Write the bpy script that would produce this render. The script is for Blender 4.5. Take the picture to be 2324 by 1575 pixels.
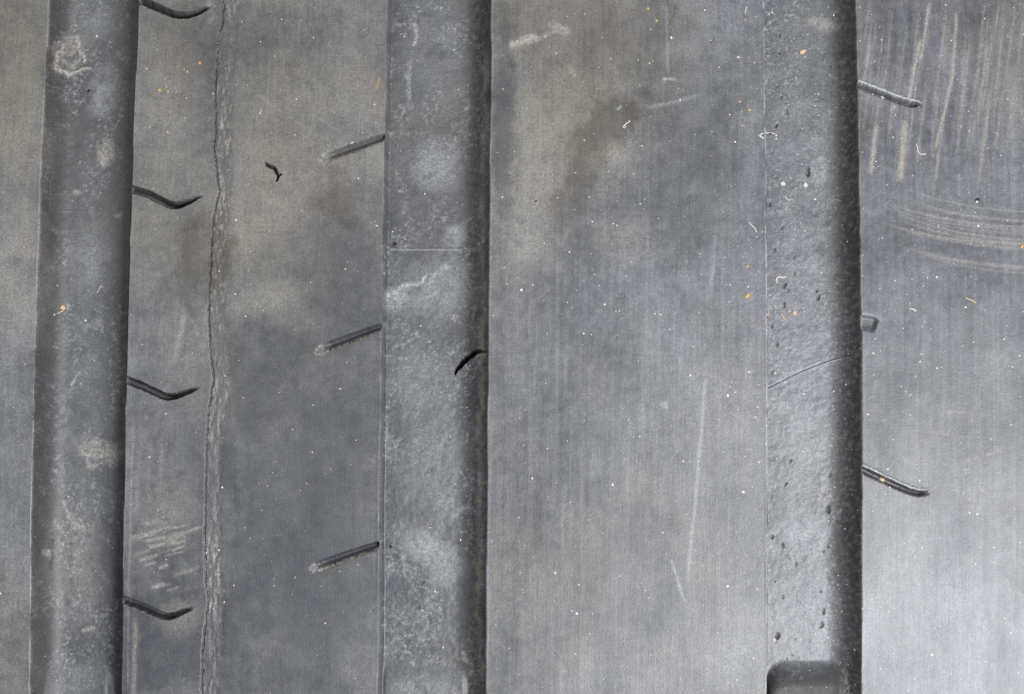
import bpy, math, random
import numpy as np
from mathutils import Vector, Matrix

for o in list(bpy.data.objects): bpy.data.objects.remove(o)
sc = bpy.context.scene
COL = sc.collection
random.seed(4); rng = np.random.default_rng(11)

# ------------------------------------------------------------------ camera
R = 320.0            # tyre radius, mm
RC = 900.0           # crown radius across the tread, mm
UC = -9.0            # middle of the tread across, mm
DCAM = 317.0         # lens to nearest tread, mm
YC = 36.5            # camera forward of the tyre's top, mm
ROLL = 0.0076
LENS = 93.0
MM = 0.001
cam = bpy.data.cameras.new('camera'); camo = bpy.data.objects.new('camera', cam)
COL.objects.link(camo); sc.camera = camo
cam.lens = LENS; cam.sensor_width = 36; cam.clip_start = 0.01; cam.clip_end = 20
camo.location = (0, YC*MM, (2*R+DCAM)*MM); camo.rotation_euler = (0, 0, ROLL)

# ------------------------------------------------------------------ light
w = bpy.data.worlds.new('World'); sc.world = w; w.use_nodes = True
bg = w.node_tree.nodes['Background']; bg.inputs[0].default_value = (0.90, 0.95, 1.0, 1); bg.inputs[1].default_value = 0.22
def area(name, loc, target, size, power, col):
    l = bpy.data.lights.new(name, 'AREA'); l.shape = 'RECTANGLE'; l.size, l.size_y = size; l.energy = power; l.color = col
    o = bpy.data.objects.new(name, l); COL.objects.link(o); o.location = loc
    d = Vector(target)-Vector(loc); o.rotation_euler = d.to_track_quat('-Z', 'Y').to_euler()
    return o
TZ = 2*R*MM
area('key_lamp', (0.285, -0.06, TZ+0.50), (0.02, 0.03, TZ), (0.30, 0.36), 7.6, (0.95, 0.965, 1.0))
area('fill_lamp', (-0.30, 0.45, TZ+0.75), (0, 0.04, TZ), (0.5, 0.5), 1.2, (1.0, 0.95, 0.87))
sc.view_settings.view_transform = 'Standard'; sc.view_settings.look = 'None'
sc.view_settings.exposure = 0.0; sc.view_settings.gamma = 1.0; sc.view_settings.use_curve_mapping = False
sc.render.engine = 'CYCLES'
sc.render.resolution_x = 1024; sc.render.resolution_y = 694

# ------------------------------------------------------------------ numeric helpers
def smooth(a, b, x):
    t = np.clip((x-a)/(b-a), 0, 1); return t*t*(3-2*t)
def vnoise(x, y, seed):
    xi = np.floor(x).astype(np.int64); yi = np.floor(y).astype(np.int64); fx = x-xi; fy = y-yi
    fx = fx*fx*(3-2*fx); fy = fy*fy*(3-2*fy)
    def h(a, b):
        n = (a*374761393 + b*668265263 + seed*974634777) & 0xffffffff
        n = ((n ^ (n >> 13))*1274126177) & 0xffffffff
        return ((n ^ (n >> 16)) & 0xffff)/65535.0
    return (h(xi, yi)*(1-fx)+h(xi+1, yi)*fx)*(1-fy) + (h(xi, yi+1)*(1-fx)+h(xi+1, yi+1)*fx)*fy
def fbm(x, y, seed, oct=4, gain=0.55, rot=True):
    s = 0; a = 1; t = 0; cr, sr = (math.cos(0.65), math.sin(0.65)) if rot else (1, 0)
    x, y = x*cr-y*sr, x*sr+y*cr
    for i in range(oct):
        s = s + a*vnoise(x+i*17.3, y-i*9.1, seed+i*13); t += a; a *= gain; x, y = (x*cr-y*sr)*2.03, (x*sr+y*cr)*2.03
    return s/t

# ------------------------------------------------------------------ the tread as a sheet in tyre coordinates
# u across the tread (mm), v along the circumference (mm), h above the running surface (mm)
PITCH = 0.105
def axis(lo, hi, ext_lo, ext_hi):
    core = np.arange(lo, hi, PITCH); a = []; s = PITCH; p = lo
    while p > ext_lo: s = min(s*1.13, 2.5); p -= s; a.append(p)
    b = []; s = PITCH; p = core[-1]
    while p < ext_hi: s = min(s*1.13, 2.5); p += s; b.append(p)
    return np.array(a[::-1]+list(core)+b)
U1 = axis(-63.5, 63.5, -86, 84); V1 = axis(-8.0, 82.0, -70, 150)
U, V = np.meshgrid(U1, V1); NV, NU = U.shape

def place(u, v, h):
    r = R + h - (u-UC)**2/(2*RC)
    th = v/R
    return u, r*np.sin(th), R + r*np.cos(th)                       # mm, tyre stands on z = 0
FPX = LENS/36*2324
def project(X, Y, Z):                                              # to photo coordinates, 2324 x 1575
    dx, dy, dz = X, Y-YC, (2*R+DCAM)-Z
    c, s = math.cos(ROLL), math.sin(ROLL)
    xr = dx*c + dy*s; yr = -dx*s + dy*c
    return 1162 + FPX*xr/dz, 787.5 - FPX*yr/dz

# groove lips, read at mid height of the photograph
jm = np.argmin(np.abs(V1-YC)); sx0, sy0 = project(*place(U, V, 0*U)); row = sx0[np.argmin(np.abs(sy0[:, NU//2]-787.5))]
def ulip(s): return float(np.interp(s, row, U1))
GROOVES = [  # left lip, right lip, left wall run, right wall run (mm)
    (ulip(80), ulip(288), 4.4, 0.6),
    (ulip(866.5), ulip(1108), 0.4, 4.2),
    (ulip(1742), ulip(1955), 0.35, 4.3)]
DEPTH = 4.0
wob = lambda seed, a: (fbm(V/6, V*0, seed, 3)-0.5)*a
H = np.zeros_like(U); lipdist = np.full(U.shape, 99.0); GID = np.full(U.shape, -1)
for g, (a, b, wl, wr) in enumerate(GROOVES):
    a_ = a + wob(3+g, 0.25); b_ = b + wob(31+g, 0.25)
    tl = np.clip((U-a_)/wl, 0, 1); tr = np.clip((b_-U)/wr, 0, 1)
    fl = 1-(1-tl)**(3.0 if g == 0 else 2.3); fr = 1-(1-tr)**(2.3 if g == 0 else 3.0)
    inside = (U > a_) & (U < b_)
    H = np.where(inside, -DEPTH*fl*fr, H); GID[inside] = g
    for e in (a_, b_):
        d = U-e; lipdist = np.where(np.abs(d) < np.abs(lipdist), d, lipdist)
RID = np.zeros(U.shape, int)
for g, (a, b, _, _) in enumerate(GROOVES): RID[U > 0.5*(a+b)] = g+1
onrib = GID < 0; ongr = ~onrib
SX, SY = project(*place(U, V, H))

# ------------------------------------------------------------------ fields that the details write into
dH = np.zeros_like(U)                       # relief
DUST = np.zeros_like(U); WHITE = np.zeros_like(U); BROWN = np.zeros_like(U); RUST = np.zeros_like(U); CLEAN_SHADE = np.zeros_like(U)
LAB = np.where(ongr, 4+GID, RID)            # part id of each vertex
PARTS = {}                                  # id -> (name, parent id, label)
nextid = [10]
def new_part(name, parent, label=None):
    i = nextid[0]; nextid[0] += 1; PARTS[i] = (name, parent, label); return i

WAMP = np.where(onrib, 3.5, 20.0)
WX = (fbm(U*.9, V*.9, 881, 4, .6)-.5)*WAMP; WY = (fbm(U*.9+50, V*.9, 887, 4, .6)-.5)*WAMP
def along(pts, pad=40, warp=0):
    """distance, signed side (+ = right of travel / below for left-to-right) and 0..1 position for a polyline in photo px"""
    p = np.array(pts, float)
    m = (SX > p[:, 0].min()-pad) & (SX < p[:, 0].max()+pad) & (SY > p[:, 1].min()-pad) & (SY < p[:, 1].max()+pad)
    idx = np.where(m); x = SX[idx]+warp*WX[idx]; y = SY[idx]+warp*WY[idx]
    L = np.r_[0, np.cumsum(np.hypot(*np.diff(p, axis=0).T))]
    best = np.full(x.shape, 1e9); side = np.zeros(x.shape); tt = np.zeros(x.shape)
    for i in range(len(p)-1):
        dx, dy = p[i+1]-p[i]; l2 = dx*dx+dy*dy
        t = np.clip(((x-p[i, 0])*dx+(y-p[i, 1])*dy)/l2, 0, 1)
        ex = x-p[i, 0]-t*dx; ey = y-p[i, 1]-t*dy; d = np.hypot(ex, ey)
        k = d < best; best[k] = d[k]; side[k] = np.sign(dx*ey-dy*ex)[k]; tt[k] = ((L[i]+t*math.sqrt(l2))/L[-1])[k]
    return idx, best, side, tt
def smooth_line(pts, n=6):
    p = [pts[0]]+list(pts)+[pts[-1]]; out = []
    for i in range(1, len(p)-2):
        for k in range(n):
            t = k/n; P = [np.array(p[i+j], float) for j in (-1, 0, 1, 2)]
            out.append(0.5*((2*P[1])+(-P[0]+P[2])*t+(2*P[0]-5*P[1]+4*P[2]-P[3])*t*t+(-P[0]+3*P[1]-3*P[2]+P[3])*t**3))
    out.append(np.array(pts[-1], float)); return out

def streak(field, pts, wid, amt, rough=0.5, seed=0, fade=0.15, tex=6.0):
    idx, d, s, t = along(pts, wid*3+14, 1)
    n = fbm(U[idx]*tex, V[idx]*tex*0.35, seed+91, 3)
    f = np.exp(-(d/wid)**2)*smooth(0, fade, t)*smooth(1, 1-fade, t)*(1-rough+rough*2*n)
    field[idx] = np.maximum(field[idx], amt*f)
def patch(field, cx, cy, rx, ry, amt, ang=0, seed=0, scale=1.2, edge=0.5, only=None, add=False, contrast=0.34):
    m = (np.abs(SX-cx) < max(rx, ry)*1.7) & (np.abs(SY-cy) < max(rx, ry)*1.7)
    if only is not None: m &= only
    idx = np.where(m); x = SX[idx]-cx; y = SY[idx]-cy; c, s = math.cos(ang), math.sin(ang)
    e = np.hypot((x*c+y*s)/rx, (-x*s+y*c)/ry)
    n = fbm(U[idx]*scale+seed*3.7, V[idx]*scale, seed+201, 5, 0.62)
    f = smooth(1+edge, 1-edge, e+(n-0.5)*1.9)*(smooth(0.5-contrast, 0.5+contrast, n+0.12) if contrast < .5 else 1)
    field[idx] = np.clip(field[idx]+amt*f, 0, 1.2) if add else np.maximum(field[idx], amt*f)

# ---- the scuffed, torn band on the second rib and the crack along it
crack_l = [(508, -20), (506, 37), (497, 90), (492, 144), (489, 221), (489, 301), (486, 331), (492, 388), (497, 434), (486, 480), (482, 517), (476, 640),
           (472, 730), (479, 818), (484, 860), (472, 938), (467, 1044), (464, 1197), (466, 1320), (472, 1362), (460, 1471), (457, 1563), (455, 1640)]
band_r = [(541, -20), (539, 20), (529, 141), (524, 235), (523, 301), (529, 368), (521, 469), (515, 517), (513, 647), (510, 716), (520, 800), (527, 853),
          (517, 907), (506, 955), (503, 1044), (506, 1127), (501, 1267), (510, 1373), (499, 1513), (497, 1640)]
cl = np.array(crack_l); br = np.array(band_r)
order = lambda p: p[np.argsort(p[:, 1])]
jit = (fbm(U*0+3, V*1.4, 71, 4)-0.5)
XL = np.interp(SY, order(cl)[:, 1], order(cl)[:, 0]) + 4*jit
XR = np.interp(SY, order(br)[:, 1], order(br)[:, 0]) + 13*(fbm(U*0+9, V*0.9, 77, 4)-0.5)
inband = smooth(XL-1, XL+2, SX)*smooth(XR+7, XR-7, SX)*onrib
tear = fbm(U*2.6+V*0.12, V*0.7, 51, 5, 0.65, False)
fleck = smooth(0.52, 0.72, fbm(U*4.2-V*0.15, V*1.0, 57, 5, 0.68, False))
dH += inband*((tear-0.55)*0.17-0.05)
patchy = fbm(V*0.16, V*0+4, 63, 3)
DUST = np.maximum(DUST, inband*(0.10+0.60*fleck*smooth(0.32, 0.66, patchy)))
CLEAN_SHADE = np.maximum(CLEAN_SHADE, inband*(0.75*(1-fleck)))
band_id = new_part('scuffed_band', 1, 'torn rough band running along the rib beside a long crack')
LAB[(inband > 0.5) & onrib] = band_id
def subdiv(p, step=7):
    out = []
    for a, b in zip(p[:-1], p[1:]):
        n = max(1, int(np.hypot(b[0]-a[0], b[1]-a[1])/step)); out += [(a[0]+(b[0]-a[0])*k/n, a[1]+(b[1]-a[1])*k/n) for k in range(n)]
    return out+[tuple(p[-1])]
def crack(pts, wid, depth, parent, label=None, gate=None, seed=0, smoothn=0, name='crack', taper=0.12, rim=0.0):
    p = smooth_line(pts, smoothn) if smoothn else pts
    p = [(x+(vnoise(np.array([x*.13]), np.array([y*.11]), seed)[0]-.5)*4, y+(vnoise(np.array([x*.12]), np.array([y*.14]), seed+5)[0]-.5)*3) for x, y in subdiv(p)]
    idx, d, s, t = along(p, wid*3+8)
    wv = wid*smooth(0, taper, t)*smooth(1, 1-taper, t)*(0.55+0.9*fbm(U[idx]*0+seed, V[idx]*2.5, seed+7, 3))
    if gate is not None: wv = wv*gate[idx]
    wv = np.maximum(wv, 1e-4)
    f = smooth(1.15, 0.45, d/wv)
    dH[idx] -= depth*f; CLEAN_SHADE[idx] = np.maximum(CLEAN_SHADE[idx], f)
    if rim: DUST[idx] = np.maximum(DUST[idx], rim*np.exp(-((d-wv*1.6)/2.0)**2)*(wv > .5))
    i = new_part(name, parent, label); k = (d/wv < 0.95) & (wv > 0.6)
    LAB[idx[0][k], idx[1][k]] = i
gate = smooth(0.33, 0.5, fbm(U*0+2, V*0.22, 83, 3))
crack(crack_l, 1.75, 0.26, 1, 'long thin crack along the torn band', gate=0.45+0.55*gate, seed=5, taper=0.02)
crack([(601, 366), (607, 373), (613, 378), (619, 381), (624, 387), (629, 394), (632, 399)], 3.4, 1.4, 1, 'short black forked cut in the rib', seed=9, taper=0.2)
crack([(627, 411), (630, 404), (632, 398), (638, 394)], 2.4, 1.2, 1, 'small fork at the end of the black cut', seed=19)
crack([(1031, 857), (1033, 848), (1036, 840), (1048, 825), (1057, 818), (1065, 811), (1075, 803), (1083, 799), (1089, 797), (1098, 798), (1108, 803)],
      5.6, 2.4, 5, 'curved black split in the groove floor', seed=12, smoothn=5, taper=0.3)
crack([(114, 383), (115, 400), (112, 435), (110, 478)], 1.5, 0.3, 4, seed=14)
crack([(118, 1215), (119, 1250), (116, 1300)], 1.4, 0.25, 4, seed=15)

# ---- sipes
def sipe(pts, wid, depth, rib, label, kind, seed):
    p = smooth_line(pts, 5); idx, d, s, t = along(p, 40)
    wv = np.interp(t, [0, .12, .6, .85, 1], wid); dv = np.interp(t, [0, .6, .85, 1], depth)
    wv = wv*(1+0.45*(fbm(U[idx]*3, V[idx]*3, seed, 4, .65)-0.5)); a = d*s/(wv*0.5)                # -1 upper edge .. +1 lower edge
    if kind == 'hook':   f = smooth(-1.15, -0.70, a)*smooth(1.10, 0.55, a)
    elif kind == 'ramp': f = smooth(-1.15, -0.75, a)*smooth(1.20, -0.25, a)
    else:                f = smooth(-1.05, -0.62, a)*smooth(1.20, 0.25, a)
    endt = smooth(1.0, 0.86, t)
    f = f*endt*onrib[idx]
    dH[idx] -= dv*f
    CLEAN_SHADE[idx] = np.maximum(CLEAN_SHADE[idx], 0.8*f)
    n = fbm(U[idx]*4, V[idx]*4, seed+40, 3)
    if kind == 'hook':
        DUST[idx] = np.maximum(DUST[idx], 0.62*np.exp(-((a-1.12)/0.2)**2)*smooth(0.3, 0.6, n)*endt*onrib[idx])  # dusty lower rim, its lit edge painted pale
    elif kind == 'ramp':
        DUST[idx] = np.maximum(DUST[idx], 0.62*np.exp(-((a-0.75)/0.33)**2)*smooth(0.3, 0.65, n)*endt*onrib[idx])
        CLEAN_SHADE[idx] *= 1-0.8*np.exp(-((a-0.75)/0.4)**2)
    else:
        lip = np.exp(-((a+1.22)/0.34)**2)*smooth(0, 0.03, t)*endt*onrib[idx]
        dH[idx] += 0.16*lip; WHITE[idx] = np.maximum(WHITE[idx], 1.0*lip)  # lit upper edge of the sipe painted white
        DUST[idx] = np.maximum(DUST[idx], 0.5*np.exp(-((a-0.9)/0.3)**2)*smooth(0.45, 0.65, n)*endt*onrib[idx])
    i = new_part('sipe', rib, label); k = (np.abs(a) < 1.0) & onrib[idx] & (t < 0.985)
    LAB[idx[0][k], idx[1][k]] = i
HW = [15, 16, 15, 10, 4]; HD = [2.6, 2.4, 1.2, 0.1]
sipe([(306, -4), (322, 2), (370, 22), (400, 33), (425, 34), (450, 27), (484, 10)], HW, HD, 1, None, 'hook', 1)
sipe([(286, 423), (303, 430), (335, 440), (378, 461), (402, 466), (430, 457), (464, 441)], HW, HD, 1, None, 'hook', 2)
sipe([(272, 855), (287, 862), (322, 876), (363, 895), (387, 901), (417, 893), (458, 877)], HW, HD, 1, None, 'hook', 3)
sipe([(260, 1353), (276, 1360), (316, 1375), (352, 1390), (376, 1399), (392, 1398), (415, 1389), (445, 1377)], HW, HD, 1, None, 'hook', 4)
def msipe(x1, y1, x0, y0, seed):   # from the groove lip leftwards: travel reversed so that the lower edge stays positive
    global dH
    p = [(x0, y0), (x0+(x1-x0)*.5, y0+(y1-y0)*.5-1), (x1, y1), (x1+14, y1-5)]
    q = smooth_line(p, 5); idx, d, s, t = along(q, 40)
    wv = np.interp(t, [0, .1, .3, 1], [21, 23, 21, 17])*(1+0.2*(fbm(U[idx]*2, V[idx]*2, seed, 3)-0.5)); a = d*s/(wv*0.5)
    f = smooth(-1.15, -0.55, a)*smooth(1.2, -0.5, a)*smooth(0.0, 0.16, t)*onrib[idx]
    dv = np.interp(t, [0, .2, 1], [0.35, 0.9, 1.15]); dH[idx] -= dv*f
    n = fbm(U[idx]*4, V[idx]*4, seed+40, 3); e = smooth(0, 0.08, t)*onrib[idx]
    CLEAN_SHADE[idx] = np.maximum(CLEAN_SHADE[idx], 0.85*f*smooth(0.4, -0.4, a))
    DUST[idx] = np.maximum(DUST[idx], e*0.95*np.exp(-((a-0.72)/0.28)**2)*smooth(0.3, 0.62, n))
    DUST[idx] = np.maximum(DUST[idx], onrib[idx]*0.5*smooth(0.2, 0.02, t)*smooth(1.2, 0.7, np.abs(a))*smooth(.35, .6, n))
    CLEAN_SHADE[idx] *= 1-0.7*np.exp(-((a-0.8)/0.35)**2)
    i = new_part('sipe', 1, None); k = (np.abs(a) < 1.0) & onrib[idx] & (t > 0.02)
    LAB[idx[0][k], idx[1][k]] = i
msipe(870, 312, 730, 363, 5); msipe(865, 742, 722, 797, 6); msipe(856, 1239, 710, 1291, 7)
RW = [14, 15, 14, 14, 10]; RD = [1.7, 1.6, 1.1, 0.3]
sipe([(1932, 187), (1946, 192), (2000, 213), (2050, 231), (2096, 240)], RW, RD, 3, None, 'lip', 8)
sipe([(1944, 1060), (1958, 1066), (2030, 1100), (2080, 1119), (2114, 1117)], RW, RD, 3, None, 'lip', 9)
# shallow D-shaped recess at the lip of the right groove
idx, d, s, t = along([(1944, 731), (1975, 735), (1992, 741)], 60)
a = d*s/19; f = smooth(-1.1, -0.62, a)*smooth(1.15, 0.1, a)*smooth(20, 14, d)*smooth(1.0, 0.75, t+np.maximum(d-14, 0)/30)*onrib[idx]
f = f*smooth(2012, 1990, SX[idx]); dH[idx] -= 0.55*f; CLEAN_SHADE[idx] = np.maximum(CLEAN_SHADE[idx], 0.6*f)
WHITE[idx] = np.maximum(WHITE[idx], 0.15*np.exp(-((a+0.95)/0.3)**2)*onrib[idx]*smooth(2010, 1995, SX[idx])*smooth(1950, 1958, SX[idx]))  # lit upper edge painted pale, shaded floor painted darker
k = (f > 0.4); LAB[idx[0][k], idx[1][k]] = new_part('recess', 3, 'shallow rounded remnant of a worn sipe at the groove lip')

# ---- moulding lines and wear bars in the grooves
def mould(pts, wid, hgt, g, label):
    idx, d, s, t = along(smooth_line(pts, 4), 14); f = np.exp(-(d/wid)**2)*(GID[idx] == g)
    dH[idx] += hgt*f; WHITE[idx] = np.maximum(WHITE[idx], (.12, .35, .5)[g]*f)
    dH[idx] -= hgt*0.25*np.exp(-((d*s+4)/2.5)**2)*(GID[idx] == g)
    k = (d < wid) & (GID[idx] == g); LAB[idx[0][k], idx[1][k]] = new_part('moulding_line', 4+g, label)
mould([(868, 557), (880, 560), (894, 565), (966, 566), (1065, 565), (1086, 561), (1106, 557)], 1.7, 0.10, 1, 'thin seam across the middle groove')
mould([(1742, 884), (1750, 881), (1795, 858), (1837, 839), (1888, 820), (1936, 809), (1966, 805)], 2.0, 0.17, 2, 'thin curved seam across the right groove')
mould([(112, 478), (180, 480), (230, 484), (272, 492)], 1.6, 0.05, 0, 'faint seam across the left groove')
BAR = []
def wear_bar(g, y0, hgt, run, x0, x1, rnd, label):
    q = np.clip(np.minimum(SX-x0, x1-SX)/rnd, 0, 1); yy = y0 + (58 if g == 2 else 46)*(1-np.sqrt(np.clip(1-(1-q)**2, 0, 1)))
    f = smooth(yy-6, yy+run, SY)*(GID == g)*((q > 0) | ((g == 2) & (SX < x0+4)))*smooth(-58, -40, V+30)
    global dH
    dH = dH + hgt*f*(smooth(0, 0.75, (x1-SX)/rnd) if g == 2 else smooth(0, 0.6, q))
    if g == 2: CLEAN_SHADE[f > 0.03] = np.maximum(CLEAN_SHADE[f > 0.03], .9); BAR.append(f)  # shade of the right bar put into its colour
    LAB[(f > 0.03)] = new_part('wear_bar', 4+g, label)
wear_bar(2, 1501, 2.3, 56, 1736, 1934, 48, 'raised tread wear bar with a dark rounded ramp')
wear_bar(1, 1508, 0.5, 44, 860, 1066, 30, 'low raised tread wear bar')
wear_bar(0, 1500, 0.45, 60, 96, 262, 40, 'low raised tread wear bar')

# ---- pits in the right groove floor
pits = [(1757, 1445, 8), (1870, 1390, 6), (1871, 1419, 6), (1890, 1157, 7), (1805, 1450, 4), (1780, 1238, 7), (1880, 1240, 5), (1774, 1098, 5), (1812, 1280, 4),
        (1915, 1406, 4), (1781, 1487, 4), (1760, 1220, 6), (1742, 300, 5), (1757, 285, 6), (1785, 255, 6), (1754, 345, 4), (1850, 230, 6), (1828, 390, 8),
        (1778, 650, 6), (1756, 565, 6), (1790, 660, 5), (1800, 620, 4), (1851, 675, 6), (1845, 660, 5), (1770, 780, 6), (1757, 740, 5), (1785, 690, 5),
        (1776, 120, 5), (1768, 80, 6), (1772, 220, 5), (1868, 150, 5), (1790, 1045, 5), (1760, 465, 6), (1766, 515, 6), (1775, 560, 4), (1800, 585, 4), (1865, 1250, 5), (1878, 1080, 5),
        (1752, 1320, 4), (1787, 1355, 4), (1885, 1010, 4)]
for _ in range(46): pits.append((rng.uniform(1752, 1905), rng.uniform(0, 1500), rng.uniform(1.8, 3)))
for x, y, r in pits:
    x += rng.normal(0, 9); r *= rng.uniform(.65, 1.2)
    m = (np.abs(SX-x) < r*2) & (np.abs(SY-y) < r*3); idx = np.where(m)
    q = 0.8*(x*0.37 % 1)-0.4; e = np.hypot((SX[idx]-x+q*(SY[idx]-y))/r/0.6, (SY[idx]-y)/r/(0.8+0.9*(y*0.61 % 1)))
    dH[idx] -= 0.34*(r/6)*smooth(1.05, 0.2, e+0.9*(vnoise(U[idx]*6, V[idx]*6, 3)-.5))
for x, y, r in [(894, 552, 6), (1094, 556, 8), (648, 1, 1), (885, 1240, 3), (1215, 455, 2), (200, 205, 4), (2217, 452, 5)]:
    m = (np.abs(SX-x) < r*2) & (np.abs(SY-y) < r*2); idx = np.where(m)
    dH[idx] -= 0.5*smooth(1.0, 0.4, np.hypot((SX[idx]-x), (SY[idx]-y)*1.2)/r)

# ------------------------------------------------------------------ dirt, dust film and wear, plus painted wall shade and bright lips
big = fbm(U*0.055+5, V*0.055, 301, 4, 0.5); mid = fbm(U*0.25, V*0.22, 311, 5, 0.6); grain = fbm(U*1.7, V*1.5, 321, 4, 0.65)
streaks = fbm(U*2.2, V*0.05+3, 331, 3, 0.6, False); fine = fbm(U*5.0, V*0.25, 341, 2, 0.55, False)
film = 0.42 + 0.85*(big-0.5) + 0.70*(mid-0.5) + 0.55*(grain-0.5)
film += 0.15*smooth(1100, 100, SY) * (RID != 3) - 0.16*smooth(700, 1300, SY)*(RID == 1)
film += 0.15*smooth(700, 200, SY)*smooth(1500, 1300, SX)*(RID == 2)
film += (0.34*(streaks-0.5)+0.20*(fine-0.5))*np.where(RID >= 2, 1.0, 0.4)*onrib
FILM = np.clip(film, 0.02, 1)*np.where(onrib, 1, np.where(GID == 0, 0.28, np.where(GID == 1, 0.40, 0.62)))
WARM = np.clip(0.30 + 1.5*(fbm(U*0.05+40, V*0.05, 361, 4)-0.5) + 0.45*smooth(900, 0, SY)*smooth(1700, 1300, SX) - 0.25*smooth(1500, 2000, SX), 0, 1)
wl = np.where(GID == 0, smooth(GROOVES[0][0]+4.6, GROOVES[0][0]+1.0, U), 0); CLEAN_SHADE = np.maximum(CLEAN_SHADE, 0.9*wl); BROWN = np.maximum(BROWN, 0.6*wl)  # shade on the left wall painted as dark brown bare rubber
# cleaner strips
patch(CLEAN_SHADE, 1142, 300, 26, 190, 0.9, 0, 3, 0.5, 0.6, RID == 2, contrast=.5)
patch(CLEAN_SHADE, 1560, 330, 120, 200, 0.5, 0.2, 4, 0.35, 0.6, RID == 2, contrast=.5)
patch(CLEAN_SHADE, 780, 640, 110, 90, 0.45, -0.6, 5, 0.3, 0.6, RID == 1, contrast=.5)
patch(CLEAN_SHADE, 690, 1180, 200, 420, 0.88, 0, 6, 0.2, 0.8, RID == 1, contrast=.5)
patch(CLEAN_SHADE, 770, 540, 60, 60, 0.5, 0, 7, 0.4, 0.6, RID == 1, contrast=.5)
# brown stains
patch(BROWN, 1375, 290, 105, 48, 0.62, -0.55, 11, 0.5, 0.4, contrast=.5); patch(BROWN, 1320, 400, 110, 38, 0.6, -1.15, 12, 0.5, 0.4, contrast=.5)
patch(BROWN, 1290, 460, 45, 40, 0.6, 0, 13, 0.5, 0.5, contrast=.5); patch(BROWN, 765, 455, 50, 75, 0.55, 0.3, 14, 0.5, 0.5, onrib, contrast=.5)
patch(BROWN, 498, 590, 32, 70, 0.75, 0, 15, 0.6, 0.5, contrast=.5); patch(BROWN, 440, 600, 40, 110, 0.5, 0, 16, 0.6, 0.6, onrib, contrast=.5)
patch(BROWN, 1370, 80, 170, 90, 0.4, 0, 17, 0.4, 0.7, contrast=.5); patch(BROWN, 420, 130, 80, 120, 0.35, 0, 18, 0.4, 0.7, onrib, contrast=.5)
patch(BROWN, 1170, 40, 60, 50, 0.5, 0, 19, 0.4, 0.7, onrib)
patch(DUST, 1392, 355, 55, 38, 0.32, -0.4, 20, 0.6, 0.5); patch(DUST, 1420, 540, 60, 50, 0.28, 0, 21, 0.8, 0.6)
# khaki dust on the far left rib, upper ribs
patch(DUST, 40, 620, 60, 160, 0.42, 0, 22, 0.5, 0.7, RID == 0); patch(DUST, 60, 330, 60, 90, 0.3, 0, 23, 0.5, 0.7, RID == 0); patch(DUST, 30, 1420, 50, 160, 0.22, 0, 24, 0.5, 0.7, RID == 0)
patch(DUST, 1210, 440, 70, 230, 0.26, 0.15, 25, 0.5, 0.8, RID == 2); patch(DUST, 1195, 560, 50, 50, 0.38, 0.6, 26, 0.6, 0.5, RID == 2)
patch(DUST, 640, 420, 150, 130, 0.22, -0.5, 27, 0.5, 0.8, RID == 1); patch(DUST, 600, 680, 90, 30, 0.3, -0.3, 28, 0.8, 0.6, RID == 1)
patch(DUST, 385, 230, 70, 160, 0.26, 0, 29, 0.7, 0.8, RID == 1); patch(DUST, 820, 180, 60, 160, 0.2, 0, 30, 0.5, 0.8, RID == 1)
streak(DUST, [(1150, 103), (1175, 97), (1205, 86), (1222, 82)], 8, 0.75, 0.9, 1); patch(DUST, 1205, 87, 22, 10, 0.95, -0.2, 31, 1.5, 0.4)
patch(DUST, 1272, 66, 22, 11, 0.75, 0.4, 32, 1.5, 0.5); streak(DUST, [(1225, 84), (1255, 72), (1300, 62)], 5, 0.4, 0.9, 2)
streak(DUST, [(1288, 142), (1298, 160), (1308, 176)], 6, 0.35, 0.8, 3)
# left groove
patch(WHITE, 205, 40, 60, 50, 0.26, 0, 41, 0.6, 0.6, GID == 0); patch(DUST, 155, 120, 42, 45, 0.5, 0, 42, 1.4, 0.4, GID == 0)
for i, pp in enumerate([[(122, 140), (130, 155), (150, 165), (172, 162), (196, 150)], [(128, 150), (136, 120), (142, 95)], [(190, 150), (184, 120), (176, 80)]]):
    streak(DUST, smooth_line(pp, 4), 5, 0.85, 0.7, 50+i); 
    idx, d, s, t = along(smooth_line(pp, 4), 26, 1); dH[idx] += 0.14*np.exp(-(d/5)**2)*(GID[idx] == 0)
patch(WHITE, 235, 210, 26, 55, 0.4, 0.2, 43, 0.7, 0.5, GID == 0); patch(DUST, 240, 345, 18, 30, 0.7, 0.2, 44, 1.5, 0.4, GID == 0); patch(DUST, 235, 360, 13, 12, 0.8, 0, 45, 2, .4)
patch(DUST, 174, 436, 8, 6, 0.8, 0, 46, 2, .4); patch(DUST, 268, 489, 9, 6, 0.8, 0, 47, 2, .4)
patch(WHITE, 205, 600, 55, 90, 0.26, 0.1, 48, 1.0, 0.7, GID == 0); streak(WHITE, [(186, 835), (168, 865), (160, 885), (150, 895)], 4, 0.4, .8, 60)
streak(WHITE, [(240, 720), (195, 745), (190, 760)], 8, 0.25, .8, 61)
patch(DUST, 228, 1020, 48, 28, 0.55, 0.1, 49, 1.2, 0.4, GID == 0); streak(DUST, [(184, 1000), (190, 1030), (215, 1033), (262, 1028), (270, 1000)], 6, 0.6, .7, 62); streak(DUST, [(195, 1030), (205, 1058), (230, 1050), (262, 1035)], 6, 0.5, .7, 63)
for i, pp in enumerate([[(140, 1125), (150, 1160), (165, 1180), (172, 1210)], [(118, 1180), (130, 1195), (150, 1215)], [(160, 1180), (180, 1195), (210, 1205)], [(110, 1245), (112, 1262), (95, 1250)]]):
    streak(DUST, smooth_line(pp, 4), 6, 0.48, .9, 64+i)
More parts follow.
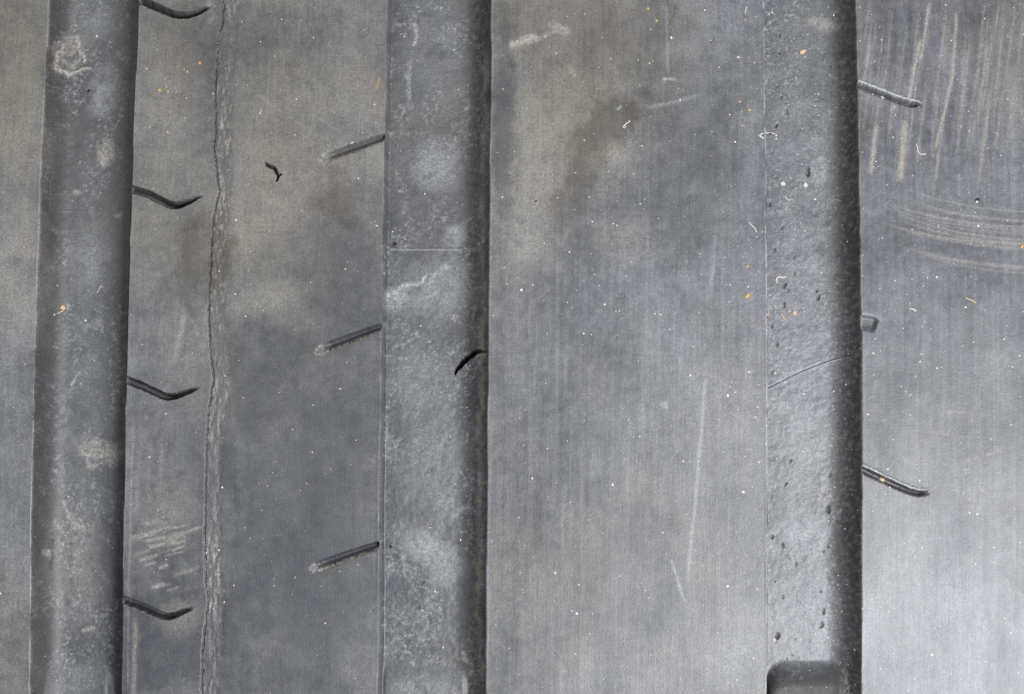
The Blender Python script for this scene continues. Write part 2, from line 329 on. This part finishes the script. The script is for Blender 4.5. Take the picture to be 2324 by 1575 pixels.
patch(DUST, 170, 1290, 60, 130, 0.28, 0, 70, 0.9, 0.8, GID == 0); patch(WHITE, 160, 1545, 90, 50, 0.2, 0, 71, 0.6, 0.8, GID == 0); streak(DUST, [(185, 1435), (215, 1422)], 8, 0.45, .9, 72)
patch(WHITE, 190, 900, 70, 420, 0.13, 0, 73, 0.5, 0.8, GID == 0)
# second rib scuffs
for k in range(26):
    x0 = rng.uniform(290, 400); y0 = rng.uniform(1190, 1350); L = rng.uniform(20, 75)
    streak(DUST, [(x0, y0), (x0+L, y0-L*rng.uniform(0.15, 0.4))], rng.uniform(2, 5), rng.uniform(.25, .6), .8, 100+k, .3)
patch(DUST, 398, 1222, 26, 14, 0.6, -0.4, 74, 1.5, 0.5); patch(DUST, 380, 1170, 50, 70, 0.3, 0, 75, 1.0, 0.7); patch(DUST, 410, 1400, 45, 40, 0.3, 0, 76, 0.8, .7)
streak(DUST, [(420, 690), (412, 745), (400, 800), (392, 832)], 6, 0.38, .5, 77, .25); streak(DUST, [(428, 720), (440, 735), (450, 768)], 3, 0.2, .8, 78)
for x in (320, 345, 372): streak(DUST, [(x-4, 1000), (x-12, 1200)], 5, 0.16, .8, 80+x)
streak(DUST, [(303, 960), (292, 1320), (290, 1575)], 3, 0.22, .6, 79, .05); streak(CLEAN_SHADE, [(296, 1380), (289, 1600)], 7, 0.7, .2, 82)
streak(DUST, [(308, 1390), (302, 1600)], 6, 0.35, .7, 83)
for k in range(12):
    x0 = rng.uniform(560, 720); y0 = rng.uniform(170, 300); L = rng.uniform(60, 170)
    streak(DUST, [(x0, y0), (x0+L*.8, y0+L*.52)], 1.8, rng.uniform(.15, .3), .8, 140+k, .3)
streak(RUST, [(862, 170), (858, 188), (852, 208)], 2.5, 0.5, .7, 84, .3)
streak(DUST, [(470, -10), (480, 15), (478, 60)], 10, 0.3, .9, 85)
# middle groove
streak(DUST, [(944, 50), (945, 80), (938, 110)], 5, 0.75, .6, 86); streak(WHITE, [(930, 130), (925, 200), (935, 260)], 6, 0.3, .9, 87)
patch(WHITE, 985, 380, 55, 55, 0.35, 0, 88, 1.2, .6, GID == 1); patch(WHITE, 985, 100, 70, 140, 0.2, 0, 89, .7, .8, GID == 1); patch(WHITE, 1035, 535, 24, 25, 0.45, 0, 90, 1, .5, GID == 1)
patch(WHITE, 895, 680, 40, 28, 0.5, -.3, 91, 2, .5, GID == 1); streak(WHITE, [(870, 690), (882, 665), (910, 655), (955, 640), (975, 615)], 7, 0.55, .9, 92); streak(WHITE, [(960, 650), (1000, 615), (1030, 600)], 9, 0.35, .9, 93)
patch(WHITE, 985, 660, 85, 60, 0.33, -.4, 94, 1.2, .7, GID == 1); patch(WHITE, 960, 860, 70, 90, 0.24, 0, 95, 1.2, .8, GID == 1); streak(WHITE, [(940, 740), (950, 765), (900, 785), (885, 795)], 4, 0.35, .9, 96)
patch(WHITE, 975, 1250, 75, 38, 0.4, .5, 97, .9, .6, GID == 1); patch(WHITE, 1005, 1290, 40, 40, .3, 0, 98, .9, .6, GID == 1); patch(WHITE, 990, 1040, 70, 120, .2, 0, 99, .9, .8, GID == 1)
patch(WHITE, 960, 1555, 100, 40, .2, 0, 100, .5, .8, GID == 1)
streak(DUST, [(1112, 130), (1100, 200), (1104, 300), (1098, 400), (1096, 500), (1092, 560), (1098, 700), (1090, 760), (1094, 900), (1088, 1000), (1092, 1200), (1086, 1400), (1092, 1560)], 8, 0.7, 1.0, 101, .03, 1.2)
patch(WHITE, 1104, 150, 8, 34, .6, 0, 102, 2, .5, GID == 1); streak(DUST, [(1095, 460), (1099, 490)], 7, .8, .7, 103); streak(DUST, [(1040, 1480), (1065, 1500), (1075, 1540)], 4, .6, .9, 104)
# centre rib marks
streak(WHITE, [(1600, 850), (1594, 960), (1588, 1010), (1582, 1100), (1576, 1160), (1568, 1240), (1562, 1300), (1558, 1330)], 4.2, 0.33, .35, 111, .08)
streak(WHITE, [(1626, 490), (1618, 600), (1610, 690)], 5, 0.16, .5, 112, .3); streak(WHITE, [(1524, 1265), (1532, 1295), (1540, 1325), (1556, 1372)], 3.2, .38, .6, 113, .1)
patch(WHITE, 1508, 919, 7, 7, .3, 0, 114, .3, .3, contrast=.6); streak(WHITE, [(1512, 0), (1516, 180)], 2.5, .22, .5, 115); patch(FILM, 1575, 60, 62, 200, .9, 0, 116, .3, .3, RID == 2, contrast=.8)
streak(WHITE, [(1400, 250), (1412, 240)], 3, .3, .8, 117); streak(WHITE, [(1500, 180), (1535, 180)], 3, .45, .8, 118); streak(WHITE, [(1460, 245), (1520, 235), (1590, 215)], 4, .22, .8, 119)
patch(WHITE, 1665, 1500, 70, 60, .22, -.4, 120, .9, .7, RID == 2); streak(WHITE, [(1640, 1375), (1652, 1412)], 4, .2, .8, 121)
for k in range(60):
    x = rng.uniform(1180, 1700); y = rng.uniform(450, 1500); L = rng.uniform(80, 420)
    streak(WHITE, [(x, y), (x-L*.03, y+L)], rng.uniform(1.5, 4), rng.uniform(.03, .09), .6, 300+k, .4)
# right rib: fan of dry scratches, arcs and slanting scratches
for k in range(70):
    x = rng.uniform(1965, 2330); y = rng.uniform(-40, 180); L = rng.uniform(120, 330)
    streak(DUST, [(x, y), (x-L*.13, y+L)], rng.uniform(1.2, 4.5), rng.uniform(.10, .38), .6, 400+k, .3)
for a0, a1, w_ in (((2110, 0), (2088, 150), 4), ((2090, 80), (2060, 240), 5), ((2055, 262), (2042, 420), 8), ((2165, 160), (2120, 350), 4), ((2172, 20), (2160, 200), 4), ((1990, 270), (1976, 400), 5), ((1975, 90), (1966, 160), 3)):
    streak(DUST, [a0, a1], w_, .62, .4, 480+w_, .15)
for k in range(22):
    y = rng.uniform(415, 590); c_ = rng.uniform(.8, 1.2); x0 = rng.uniform(1962, 2060)
    streak(DUST, smooth_line([(x0, y), (x0+90, y+28*c_), (x0+190, y+46*c_), (x0+300, y+56*c_), (x0+400, y+58*c_)], 3), rng.uniform(1.5, 3.5), rng.uniform(.12, .36), .6, 500+k, .25)
for k in range(18):
    x = rng.uniform(2180, 2340); y = rng.uniform(1150, 1320); L = rng.uniform(40, 110)
    streak(DUST, [(x, y), (x+L*.62, y-L)], rng.uniform(1.5, 3.5), rng.uniform(.12, .3), .6, 530+k, .3)
for p_, q_ in (((2140, 935), (2200, 935)), ((2100, 980), (2160, 985)), ((2180, 1050), (2280, 1018)), ((2300, 180), (2330, 178))): streak(DUST, [p_, q_], 3.5, .32, .7, 560)
patch(BROWN, 2260, 120, 70, 130, .35, 0, 121, .7, .7, RID == 3); patch(DUST, 2300, 230, 40, 80, .25, 0, 122, .9, .7, RID == 3)
for k in range(60):
    x = rng.uniform(1970, 2330); y = rng.uniform(550, 1500); L = rng.uniform(60, 300)
    streak(WHITE, [(x, y), (x-L*.02, y+L)], rng.uniform(1.5, 4), rng.uniform(.03, .1), .6, 600+k, .4)
# right groove: pale powder
patch(WHITE, 1835, 700, 90, 760, .20, 0, 131, .8, .9, GID == 2, contrast=.3); patch(WHITE, 1825, 1210, 55, 60, .42, 0, 132, .8, .6, GID == 2); patch(WHITE, 1780, 925, 16, 20, .4, 0, 133, 1, .5, GID == 2)
patch(WHITE, 1860, 390, 22, 40, .45, 0, 134, 1, .5, GID == 2); patch(DUST, 1870, 55, 40, 12, .7, .2, 135, 1.6, .5, GID == 2); patch(WHITE, 1830, 1000, 60, 120, .28, 0, 136, .9, .7, GID == 2); patch(WHITE, 1830, 1400, 80, 120, .3, 0, 137, .9, .8, GID == 2)
patch(WHITE, 1880, 764, 8, 10, .4, 0, 138, 1, .5); streak(DUST, [(1872, 1100), (1858, 1130), (1856, 1145)], 4, .5, .8, 139)
for g, a_ in ((0, .66), (1, .66), (2, .66)):
    n = fbm(U*2.4, V*2.4, 700+g, 4, .68); WHITE = np.where(GID == g, np.maximum(WHITE, a_*(0.55*smooth(.50, .82, n)+0.45*smooth(.60, .78, fbm(U*4.5, V*4.5, 720+g, 3, .7)))*smooth(.35, .62, fbm(U*.45, V*.3, 740+g, 3))), WHITE)
# far walls of the middle and right grooves: dust, and their shade painted brown
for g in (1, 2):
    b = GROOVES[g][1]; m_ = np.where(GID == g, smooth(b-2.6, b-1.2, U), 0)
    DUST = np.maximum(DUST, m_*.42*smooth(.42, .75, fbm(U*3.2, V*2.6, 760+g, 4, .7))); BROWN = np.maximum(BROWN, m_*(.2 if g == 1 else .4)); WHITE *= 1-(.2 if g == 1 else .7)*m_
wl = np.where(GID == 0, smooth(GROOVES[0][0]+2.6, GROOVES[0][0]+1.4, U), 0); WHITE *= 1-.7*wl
BROWN = np.maximum(BROWN, BAR[0]*.6); WHITE *= 1-.75*BAR[0]  # painted shade: bar ramp turned away from the key
# pale lips: wear, and the light they catch painted white
n = fbm(U*.6, V*.5, 801, 3); lipw = np.exp(-((lipdist)/0.14)**2)*smooth(.25, .6, n)
WHITE = np.maximum(WHITE, lipw*np.where((SX > 1700) & (SX < 1780), .8, np.where(SX > 1600, .34, .22))); dH += 0.02*np.exp(-(lipdist/0.25)**2)*onrib

# low undulation of the worn rubber
dH += (fbm(U*.09, V*.05, 901, 3)-.5)*0.30*onrib + (fbm(U*.4, V*.4, 905, 4)-.5)*0.16*ongr + (fbm(U*1.6, V*1.5, 909, 3)-.5)*0.06*ongr
HF = H + dH
HF = np.where(ongr, np.minimum(HF, np.maximum(H, -1.3)), HF)     # nothing in a groove stands above the ribs
X, Y, Z = place(U, V, HF)
CO = np.stack([X, Y, Z], -1)*MM
du = np.gradient(CO, axis=1); dv = np.gradient(CO, axis=0); NRM = np.cross(du, dv); NRM /= np.linalg.norm(NRM, axis=-1, keepdims=True)

# ------------------------------------------------------------------ materials
def rubber_material():
    m = bpy.data.materials.new('worn_rubber'); m.use_nodes = True; nt = m.node_tree; N = nt.nodes; L = nt.links; N.clear()
    out = N.new('ShaderNodeOutputMaterial'); P = N.new('ShaderNodeBsdfPrincipled'); L.new(P.outputs[0], out.inputs[0])
    uv = N.new('ShaderNodeUVMap'); uv.uv_map = 'tread_mm'
    def noise(scale, detail, rough, sx=1, sy=1):
        mp = N.new('ShaderNodeMapping'); mp.inputs['Scale'].default_value = (sx, sy, 1); L.new(uv.outputs[0], mp.inputs[0])
        n = N.new('ShaderNodeTexNoise'); n.inputs['Scale'].default_value = scale; n.inputs['Detail'].default_value = detail; n.inputs['Roughness'].default_value = rough
        L.new(mp.outputs[0], n.inputs['Vector']); return n.outputs['Fac']
    def rng_(v, a, b, c, d):
        r = N.new('ShaderNodeMapRange'); r.inputs[1].default_value = a; r.inputs[2].default_value = b; r.inputs[3].default_value = c; r.inputs[4].default_value = d
        L.new(v, r.inputs[0]); return r.outputs[0]
    def mul(a, b, op='MULTIPLY', clamp=True):
        k = N.new('ShaderNodeMath'); k.operation = op; k.use_clamp = clamp
        for i, q in enumerate((a, b)):
            if isinstance(q, (int, float)): k.inputs[i].default_value = q
            else: L.new(q, k.inputs[i])
        return k.outputs[0]
    def mix(f, a, b, mode='MIX'):
        k = N.new('ShaderNodeMix'); k.data_type = 'RGBA'; k.blend_type = mode; k.clamp_factor = True
        if isinstance(f, (int, float)): k.inputs[0].default_value = f
        else: L.new(f, k.inputs[0])
        for s, q in ((6, a), (7, b)):
            if isinstance(q, tuple): k.inputs[s].default_value = (*q, 1)
            else: L.new(q, k.inputs[s])
        return k.outputs[2]
    def att(n):
        a = N.new('ShaderNodeAttribute'); a.attribute_name = n; return a.outputs['Fac']
    g1 = noise(3.2, 3, .7); g2 = noise(5.5, 5, .85); st = noise(3.6, 4, .7, 1, .045); blot = noise(.45, 7, .72)
    film = mul(mul(att('film'), rng_(g1, .3, .7, .6, 1.4), clamp=False), mul(rng_(st, .3, .7, .74, 1.26), rng_(blot, .3, .7, .78, 1.22), clamp=False))
    film = mul(film, mul(1.0, mul(att('clean_shade'), .92), 'SUBTRACT'))
    rub = mix(rng_(blot, .35, .65, 0, 1), (.036, .038, .045), (.050, .052, .058))
    c = mix(film, rub, mix(att('warm'), (.150, .154, .165), (.150, .138, .114)))
    c = mix(mul(att('brown'), rng_(g1, .3, .7, .6, 1.0)), c, (.040, .033, .026))
    c = mix(mul(att('dust'), rng_(g1, .32, .68, .35, 1.25)), c, (.33, .30, .25))
    c = mix(mul(att('white'), rng_(g1, .32, .68, .4, 1.3)), c, (.42, .43, .44))
    sp = noise(6.5, 2, .5); c = mix(rng_(sp, .68, .78, 0, .55), c, (.40, .40, .39)); fl = noise(1.5, 6, .8); c = mix(mul(rng_(fl, .60, .74, 0, .5), rng_(blot, .4, .6, .2, 1)), c, (.30, .29, .27))
    c = mix(att('rust'), c, (.42, .25, .08))
    gr = rng_(g2, .3, .7, .55, 1.45); k = N.new('ShaderNodeMix'); k.data_type = 'RGBA'; k.blend_type = 'MULTIPLY'; k.inputs[0].default_value = 1
    L.new(c, k.inputs[6]); L.new(gr, k.inputs[7]); L.new(k.outputs[2], P.inputs['Base Color'])
    rr = mul(rng_(blot, .3, .7, .38, .46), mul(mul(mul(att('dust'), att('white'), 'ADD'), att('brown'), 'ADD'), .3), 'ADD'); L.new(rr, P.inputs['Roughness'])
    L.new(rng_(att('brown'), 0, 1, .5, .22), P.inputs['Specular IOR Level'])
    b1 = N.new('ShaderNodeBump'); b1.inputs['Strength'].default_value = .35; b1.inputs['Distance'].default_value = .00006; L.new(g1, b1.inputs['Height'])
    b2 = N.new('ShaderNodeBump'); b2.inputs['Strength'].default_value = .30; b2.inputs['Distance'].default_value = .00004; L.new(st, b2.inputs['Height']); L.new(b1.outputs[0], b2.inputs['Normal'])
    L.new(b2.outputs[0], P.inputs['Normal'])
    return m
RUB = rubber_material()
def plain(name, col, var=.25, rough=.8, scale=6000):
    m = bpy.data.materials.new(name); m.use_nodes = True; nt = m.node_tree; P = nt.nodes['Principled BSDF']; P.inputs['Roughness'].default_value = rough
    t = nt.nodes.new('ShaderNodeTexCoord'); n = nt.nodes.new('ShaderNodeTexNoise'); n.inputs['Scale'].default_value = scale; nt.links.new(t.outputs['Object'], n.inputs['Vector'])
    r = nt.nodes.new('ShaderNodeValToRGB'); e = r.color_ramp.elements; e[0].position = .3; e[1].position = .7
    e[0].color = (*[c*(1-var) for c in col], 1); e[1].color = (*[min(1, c*(1+var)) for c in col], 1)
    nt.links.new(n.outputs['Fac'], r.inputs[0]); nt.links.new(r.outputs[0], P.inputs['Base Color']); return m
M_SAND = plain('pale_grit', (.50, .49, .47), .5, .9, 900); M_TAN = plain('tan_crumb', (.46, .34, .20)); M_RUST = plain('orange_crumb', (.50, .28, .07)); M_LINT = plain('lint', (.52, .50, .46))

# ------------------------------------------------------------------ tyre: an Empty at its foot, one mesh for each rib, groove, sipe, crack ...
tyre = bpy.data.objects.new('tyre', None); COL.objects.link(tyre)
tyre['label'] = 'worn cracked black rubber tyre tread with three dusty grooves filling the picture'; tyre['category'] = 'tyre'
ATT = {'film': FILM, 'dust': DUST, 'white': WHITE, 'brown': BROWN, 'rust': RUST, 'clean_shade': CLEAN_SHADE, 'warm': WARM}
F00 = (np.arange(NV-1)[:, None]*NU+np.arange(NU-1)[None, :])
FL = LAB[:-1, :-1]
cof = CO.reshape(-1, 3); nof = NRM.reshape(-1, 3); uvf = np.stack([U, V], -1).reshape(-1, 2)
def sheet(name, mask, parent, label=None):
    f = F00[mask]
    if f.size == 0: return None
    quads = np.stack([f, f+1, f+NU+1, f+NU], -1)
    used, inv = np.unique(quads.ravel(), return_inverse=True); nf = len(f)
    me = bpy.data.meshes.new(name); me.vertices.add(len(used)); me.vertices.foreach_set('co', cof[used].astype(np.float32).ravel())
    me.loops.add(nf*4); me.loops.foreach_set('vertex_index', inv.astype(np.int32).ravel())
    me.polygons.add(nf); me.polygons.foreach_set('loop_start', np.arange(0, nf*4, 4, dtype=np.int32)); me.polygons.foreach_set('loop_total', np.full(nf, 4, np.int32))
    me.update(calc_edges=True)
    me.polygons.foreach_set('use_smooth', np.ones(nf, bool))
    uvl = me.uv_layers.new(name='tread_mm'); uvl.data.foreach_set('uv', uvf[used][inv.ravel()].astype(np.float32).ravel())
    for k, a in ATT.items():
        t = me.attributes.new(k, 'FLOAT', 'POINT'); t.data.foreach_set('value', np.clip(a.ravel()[used], 0, 1).astype(np.float32))
    me.normals_split_custom_set_from_vertices(nof[used].astype(np.float32).tolist())
    me.materials.append(RUB)
    o = bpy.data.objects.new(name, me); COL.objects.link(o); o.parent = parent
    if label: o['label'] = label
    return o
OB = {}
ribl = ['smooth rib at the left edge of the photo', 'rib with hooked and slanting sipes and a torn band', 'broad smooth rib between the middle and right grooves', 'pale scratched rib right of the right groove']
grvl = ['left groove with dried mud', 'middle groove with a black split', 'right groove with pale powder and grit']
for i in range(4): OB[i] = sheet('tread_rib', FL == i, tyre, ribl[i])
for g in range(3): OB[4+g] = sheet('groove', FL == 4+g, tyre, grvl[g])
for i, (name, par, label) in PARTS.items(): sheet(name, FL == i, OB[par], label)

# rest of the ring, shoulders and sidewalls
def profile():
    us = np.concatenate([np.linspace(U1[0], U1[-1], 3)[:0]] + [np.array([U1[0]])] + [np.array([a, a+wl*.3, a+wl, b-wr, b-wr*.3, b]) for a, b, wl, wr in GROOVES] + [np.array([U1[-1]])])
    pr = []
    for u in us:
        h = 0
        for a, b, wl, wr in GROOVES:
            if a < u < b: h = -DEPTH*(1-(1-min(1, (u-a)/wl))**2.3)*(1-(1-min(1, (b-u)/wr))**2.3)
        pr.append((u, R+h-(u-UC)**2/(2*RC)))
    return pr
def lathe(name, prof, th0, th1, n):
    vs = []; fs = []; k = len(prof); closed = abs(th1-th0-2*math.pi) < 1e-6
    for i in range(n if closed else n+1):
        t = th0+(th1-th0)*i/n
        for u, r in prof: vs.append((u*MM, r*math.sin(t)*MM, (R+r*math.cos(t))*MM))
    m = n
    for i in range(m):
        j = (i+1) % n if closed else i+1
        for q in range(k-1): fs.append((i*k+q, i*k+q+1, j*k+q+1, j*k+q))
    me = bpy.data.meshes.new(name); me.from_pydata(vs, [], fs); me.update()
    for k_ in ('film',):
        t = me.attributes.new(k_, 'FLOAT', 'POINT'); t.data.foreach_set('value', np.full(len(vs), .35, np.float32))
    uvl = me.uv_layers.new(name='tread_mm'); uvl.data.foreach_set('uv', np.array([[vs[l.vertex_index][0]*1000, vs[l.vertex_index][1]*1000] for l in me.loops], np.float32).ravel())
    me.materials.append(RUB); me.polygons.foreach_set('use_smooth', np.ones(len(fs), bool))
    o = bpy.data.objects.new(name, me); COL.objects.link(o); o.parent = tyre; return o
lathe('tread_ring', profile(), V1[-1]/R, 2*math.pi+V1[0]/R, 120)
hl = R-(U1[0]-UC)**2/(2*RC); hr = R-(U1[-1]-UC)**2/(2*RC)
lathe('sidewall', [(U1[0]-14, 196), (U1[0]-22, 215), (U1[0]-27, 245), (U1[0]-25, 275), (U1[0]-16, 300), (U1[0]-6, hl-5), (U1[0], hl)], 0, 2*math.pi, 128)
lathe('sidewall', [(U1[-1], hr), (U1[-1]+6, hr-5), (U1[-1]+16, 300), (U1[-1]+25, 275), (U1[-1]+27, 245), (U1[-1]+22, 215), (U1[-1]+14, 196)], 0, 2*math.pi, 128)

# ------------------------------------------------------------------ loose grit, crumbs and lint lying on the tread
core_r = np.where((V1 > -9) & (V1 < 83))[0]; core_c = np.where((U1 > -64) & (U1 < 64))[0]
SXa, SYa = project(X, Y, Z)
def at(x, y):
    r = core_r[np.argmin(np.abs(SYa[core_r][:, NU//2]-y))]; c = core_c[np.argmin(np.abs(SXa[r, core_c]-x))]
    r = core_r[np.argmin(np.abs(SYa[core_r, c]-y))]
    return Vector(CO[r, c]), Vector(NRM[r, c])
PXM = 0.0529*MM
ico = []
def grain_mesh(rad, seed, flat=.6, el=1.0):
    q = random.Random(seed); g = (1+5**.5)/2
    v = [(-1, g, 0), (1, g, 0), (-1, -g, 0), (1, -g, 0), (0, -1, g), (0, 1, g), (0, -1, -g), (0, 1, -g), (g, 0, -1), (g, 0, 1), (-g, 0, -1), (-g, 0, 1)]
    f = [(0, 11, 5), (0, 5, 1), (0, 1, 7), (0, 7, 10), (0, 10, 11), (1, 5, 9), (5, 11, 4), (11, 10, 2), (10, 7, 6), (7, 1, 8), (3, 9, 4), (3, 4, 2), (3, 2, 6), (3, 6, 8), (3, 8, 9), (4, 9, 5), (2, 4, 11), (6, 2, 10), (8, 6, 7), (9, 8, 1)]
    s = rad/1.9; return [(x*s*q.uniform(.7, 1.2)*el, y*s*q.uniform(.7, 1.2), z*s*flat*q.uniform(.7, 1.2)) for x, y, z in v], f
def tube(pts, rad, k=4):
    vs = []; fs = []; n = len(pts)
    for i, p in enumerate(pts):
        d = (pts[min(i+1, n-1)]-pts[max(i-1, 0)]).normalized(); a = d.cross(Vector((0, 0, 1))).normalized(); b = d.cross(a)
        rr = rad*(.45 if i in (0, n-1) else 1)
        for j in range(k):
            t = 2*math.pi*j/k; vs.append(tuple(p+a*math.cos(t)*rr+b*math.sin(t)*rr))
    for i in range(n-1):
        for j in range(k): fs.append((i*k+j, i*k+(j+1) % k, (i+1)*k+(j+1) % k, (i+1)*k+j))
    fs.append(tuple(range(k-1, -1, -1))); fs.append(tuple((n-1)*k+j for j in range(k))); return vs, fs
def link(name, vs, fs, mat, label=None, cat=None, group=None, loc=None):
    me = bpy.data.meshes.new(name); me.from_pydata(vs, [], fs); me.update(); me.materials.append(mat)
    o = bpy.data.objects.new(name, me); COL.objects.link(o)
    if loc is not None: o.location = loc
    if label: o['label'] = label
    if cat: o['category'] = cat
    if group: o['group'] = group
    return o
def crumb(x, y, r, mat, label, el=1.0, ang=0, seed=1, name='crumb'):
    p, n = at(x, y); vs, fs = grain_mesh(r*PXM, seed, .55, el); o = link(name, vs, fs, mat, label, 'crumb', None, p+n*r*PXM*.2)
    o.rotation_euler = (Matrix.Rotation(0, 3, 'X') @ n.to_track_quat('Z', 'Y').to_matrix() @ Matrix.Rotation(ang, 3, 'Z')).to_euler()
def fibre(pts, rad, mat, label, name='fibre', cat='fibre'):
    base, nb = at(*pts[len(pts)//2]); q = []
    for p in smooth_line(pts, 4):
        c, n = at(p[0], p[1]); q.append(c+n*rad*PXM*.8-base)
    vs, fs = tube(q, rad*PXM); link(name, vs, fs, mat, label, cat, None, base)
crumb(1822, 118, 6, M_TAN, 'flat tan crumb high up in the right groove', 1.6, .5, 3)
crumb(1803, 711, 7, M_TAN, 'largest tan crumb in the right groove above its curved seam', .9, 1.2, 4)
crumb(1829, 421, 6, M_SAND, 'white crumb below a dark pit in the right groove', .9, 0, 5, 'grit_grain')
crumb(1776, 418, 6, M_SAND, 'white crumb left of the pitted one in the right groove', 1.2, .9, 6, 'grit_grain')
crumb(2003, 222, 5.5, M_SAND, 'white crumb lodged in the upper sipe of the right rib', 1.2, 0, 7, 'grit_grain')
crumb(2217, 458, 3.6, M_SAND, 'white grain low on the scratched right rib under a dark pit', 1, 0, 8, 'grit_grain')
crumb(1757, 1452, 4.5, M_SAND, 'pale grain in the pit nearest the right wear bar', 1.1, 0, 9, 'grit_grain')
crumb(2319, 559, 5, M_RUST, 'orange crumb at the right edge of the photo', .8, 0, 10)
crumb(1696, 605, 4.5, M_RUST, 'orange crumb on the broad rib beside the right groove lip', .8, 0, 11)
crumb(1697, 672, 5, M_RUST, 'long orange crumb on the broad rib beside the right groove lip', 1.8, 1.5, 12)
crumb(1184, 657, 4.2, M_SAND, 'single pale grain on the broad rib near the middle groove', 1, 0, 13, 'grit_grain')
crumb(2003, 1088, 6, M_TAN, 'tan crumb lodged in the lower sipe of the right rib', 1.3, .3, 14)
crumb(142, 698, 6.5, M_TAN, 'tan straw crumb in the left groove', 1.0, .6, 15)
fibre([(128, 712), (137, 708), (144, 702)], 1.6, M_TAN, 'tiny tan straw end under the crumb in the left groove')
fibre([(218, 665), (225, 655), (229, 646)], 1.4, M_TAN, 'short pale straw sliver in the left groove')
fibre([(1763, 642), (1762, 634), (1768, 628), (1778, 630), (1783, 627)], 1.7, M_LINT, 'curled pale thread in the right groove')
fibre([(1771, 712), (1776, 719), (1781, 726)], 1.8, M_TAN, 'orange straw sliver in the right groove beside the largest tan crumb')
fibre([(1736, 730), (1741, 722), (1744, 705)], 1.5, M_TAN, 'tan straw sliver lying across the lip of the right groove')
fibre([(1720, 305), (1735, 316), (1725, 305), (1742, 301), (1760, 303)], 1.2, M_LINT, 'white lint tangle on the lip of the right groove')
fibre([(2080, 325), (2084, 345), (2093, 350), (2102, 349)], 1.2, M_LINT, 'hooked white lint thread on the scratched right rib')
fibre([(2190, 675), (2195, 677), (2216, 688)], 1.5, M_TAN, 'straight tan straw on the right rib above the D-shaped recess')
fibre([(2063, 700), (2070, 701), (2078, 706)], 1.5, M_LINT, 'short pale sliver on the right rib near the D-shaped recess')
fibre([(1414, 287), (1422, 280), (1432, 274)], 1.4, M_LINT, 'short pale thread on the brown stain of the broad rib')
fibre([(1413, 288), (1417, 290), (1421, 286)], 1.0, M_LINT, 'tiny pale hook beside the thread on the brown stain')
fibre([(1695, 14), (1690, 30)], 1.2, M_LINT, 'small lint thread near the upper lip of the right groove')
fibre([(1780, 445), (1790, 455), (1795, 450)], 1.1, M_LINT, 'thin lint thread in the right groove below the two white crumbs')
fibre([(1700, 505), (1712, 518), (1718, 528)], 1.2, M_LINT, 'white lint thread on the broad rib left of the right groove lip')
fibre([(2062, 900), (2070, 893)], 1.0, M_LINT, 'tiny pale sliver in the middle of the right rib')
ORANGE = [(333, 156, 4), (452, 143, 5), (425, 162, 4), (378, 197, 4), (362, 204, 5), (382, 207, 4), (400, 208, 3), (423, 222, 3), (484, 212, 3.5), (418, 158, 3), (375, 178, 3), (387, 254, 3), (339, 287, 3), (380, 298, 4), (1471, 19, 4), (1490, 46, 5), (1141, 202, 3.5), (1680, 230, 4), (1700, 250, 5), (1690, 45, 3)]
for i, (x, y, r) in enumerate(ORANGE):
    p, n = at(x, y); vs, fs = grain_mesh(r*PXM*.75, 60+i, .35)
    o = link('rust_speck', vs, fs, M_RUST, 'tiny orange speck in the cluster on the rib left of the torn band' if x < 900 else 'tiny orange speck on the upper part of the broad middle rib', 'speck', 'orange specks by the torn band' if x < 900 else 'orange specks on the broad rib', p+n*r*PXM*.05)
    o.rotation_euler = n.to_track_quat('Z', 'Y').to_euler()
# countless dust specks: one object
vs = []; fs = []
def speck(x, y, r, el=1.0):
    p, n = at(x, y); a, b = grain_mesh(r*PXM, random.randrange(10**6), .6, el); m = n.to_track_quat('Z', 'Y').to_matrix() @ Matrix.Rotation(random.uniform(0, 6.3), 3, 'Z'); k = len(vs)
    vs.extend(tuple(m @ Vector(q) + p) for q in a); fs.extend(tuple(i+k for i in t) for t in b)
for _ in range(6500):
    x = random.uniform(-5, 2330); y = random.uniform(-5, 1580)
    dens = .16 + .2*(x > 1150) + .5*(1640 < x < 1960) + .15*(x > 1960)
    if random.random() < dens: speck(x, y, min(3.0, .6+random.expovariate(2.6)), random.choice([1, 1, 1.6]))
o = link('dust_specks', vs, fs, M_SAND, 'fine pale grit specks scattered over the whole tread', 'grit'); o['kind'] = 'stuff'
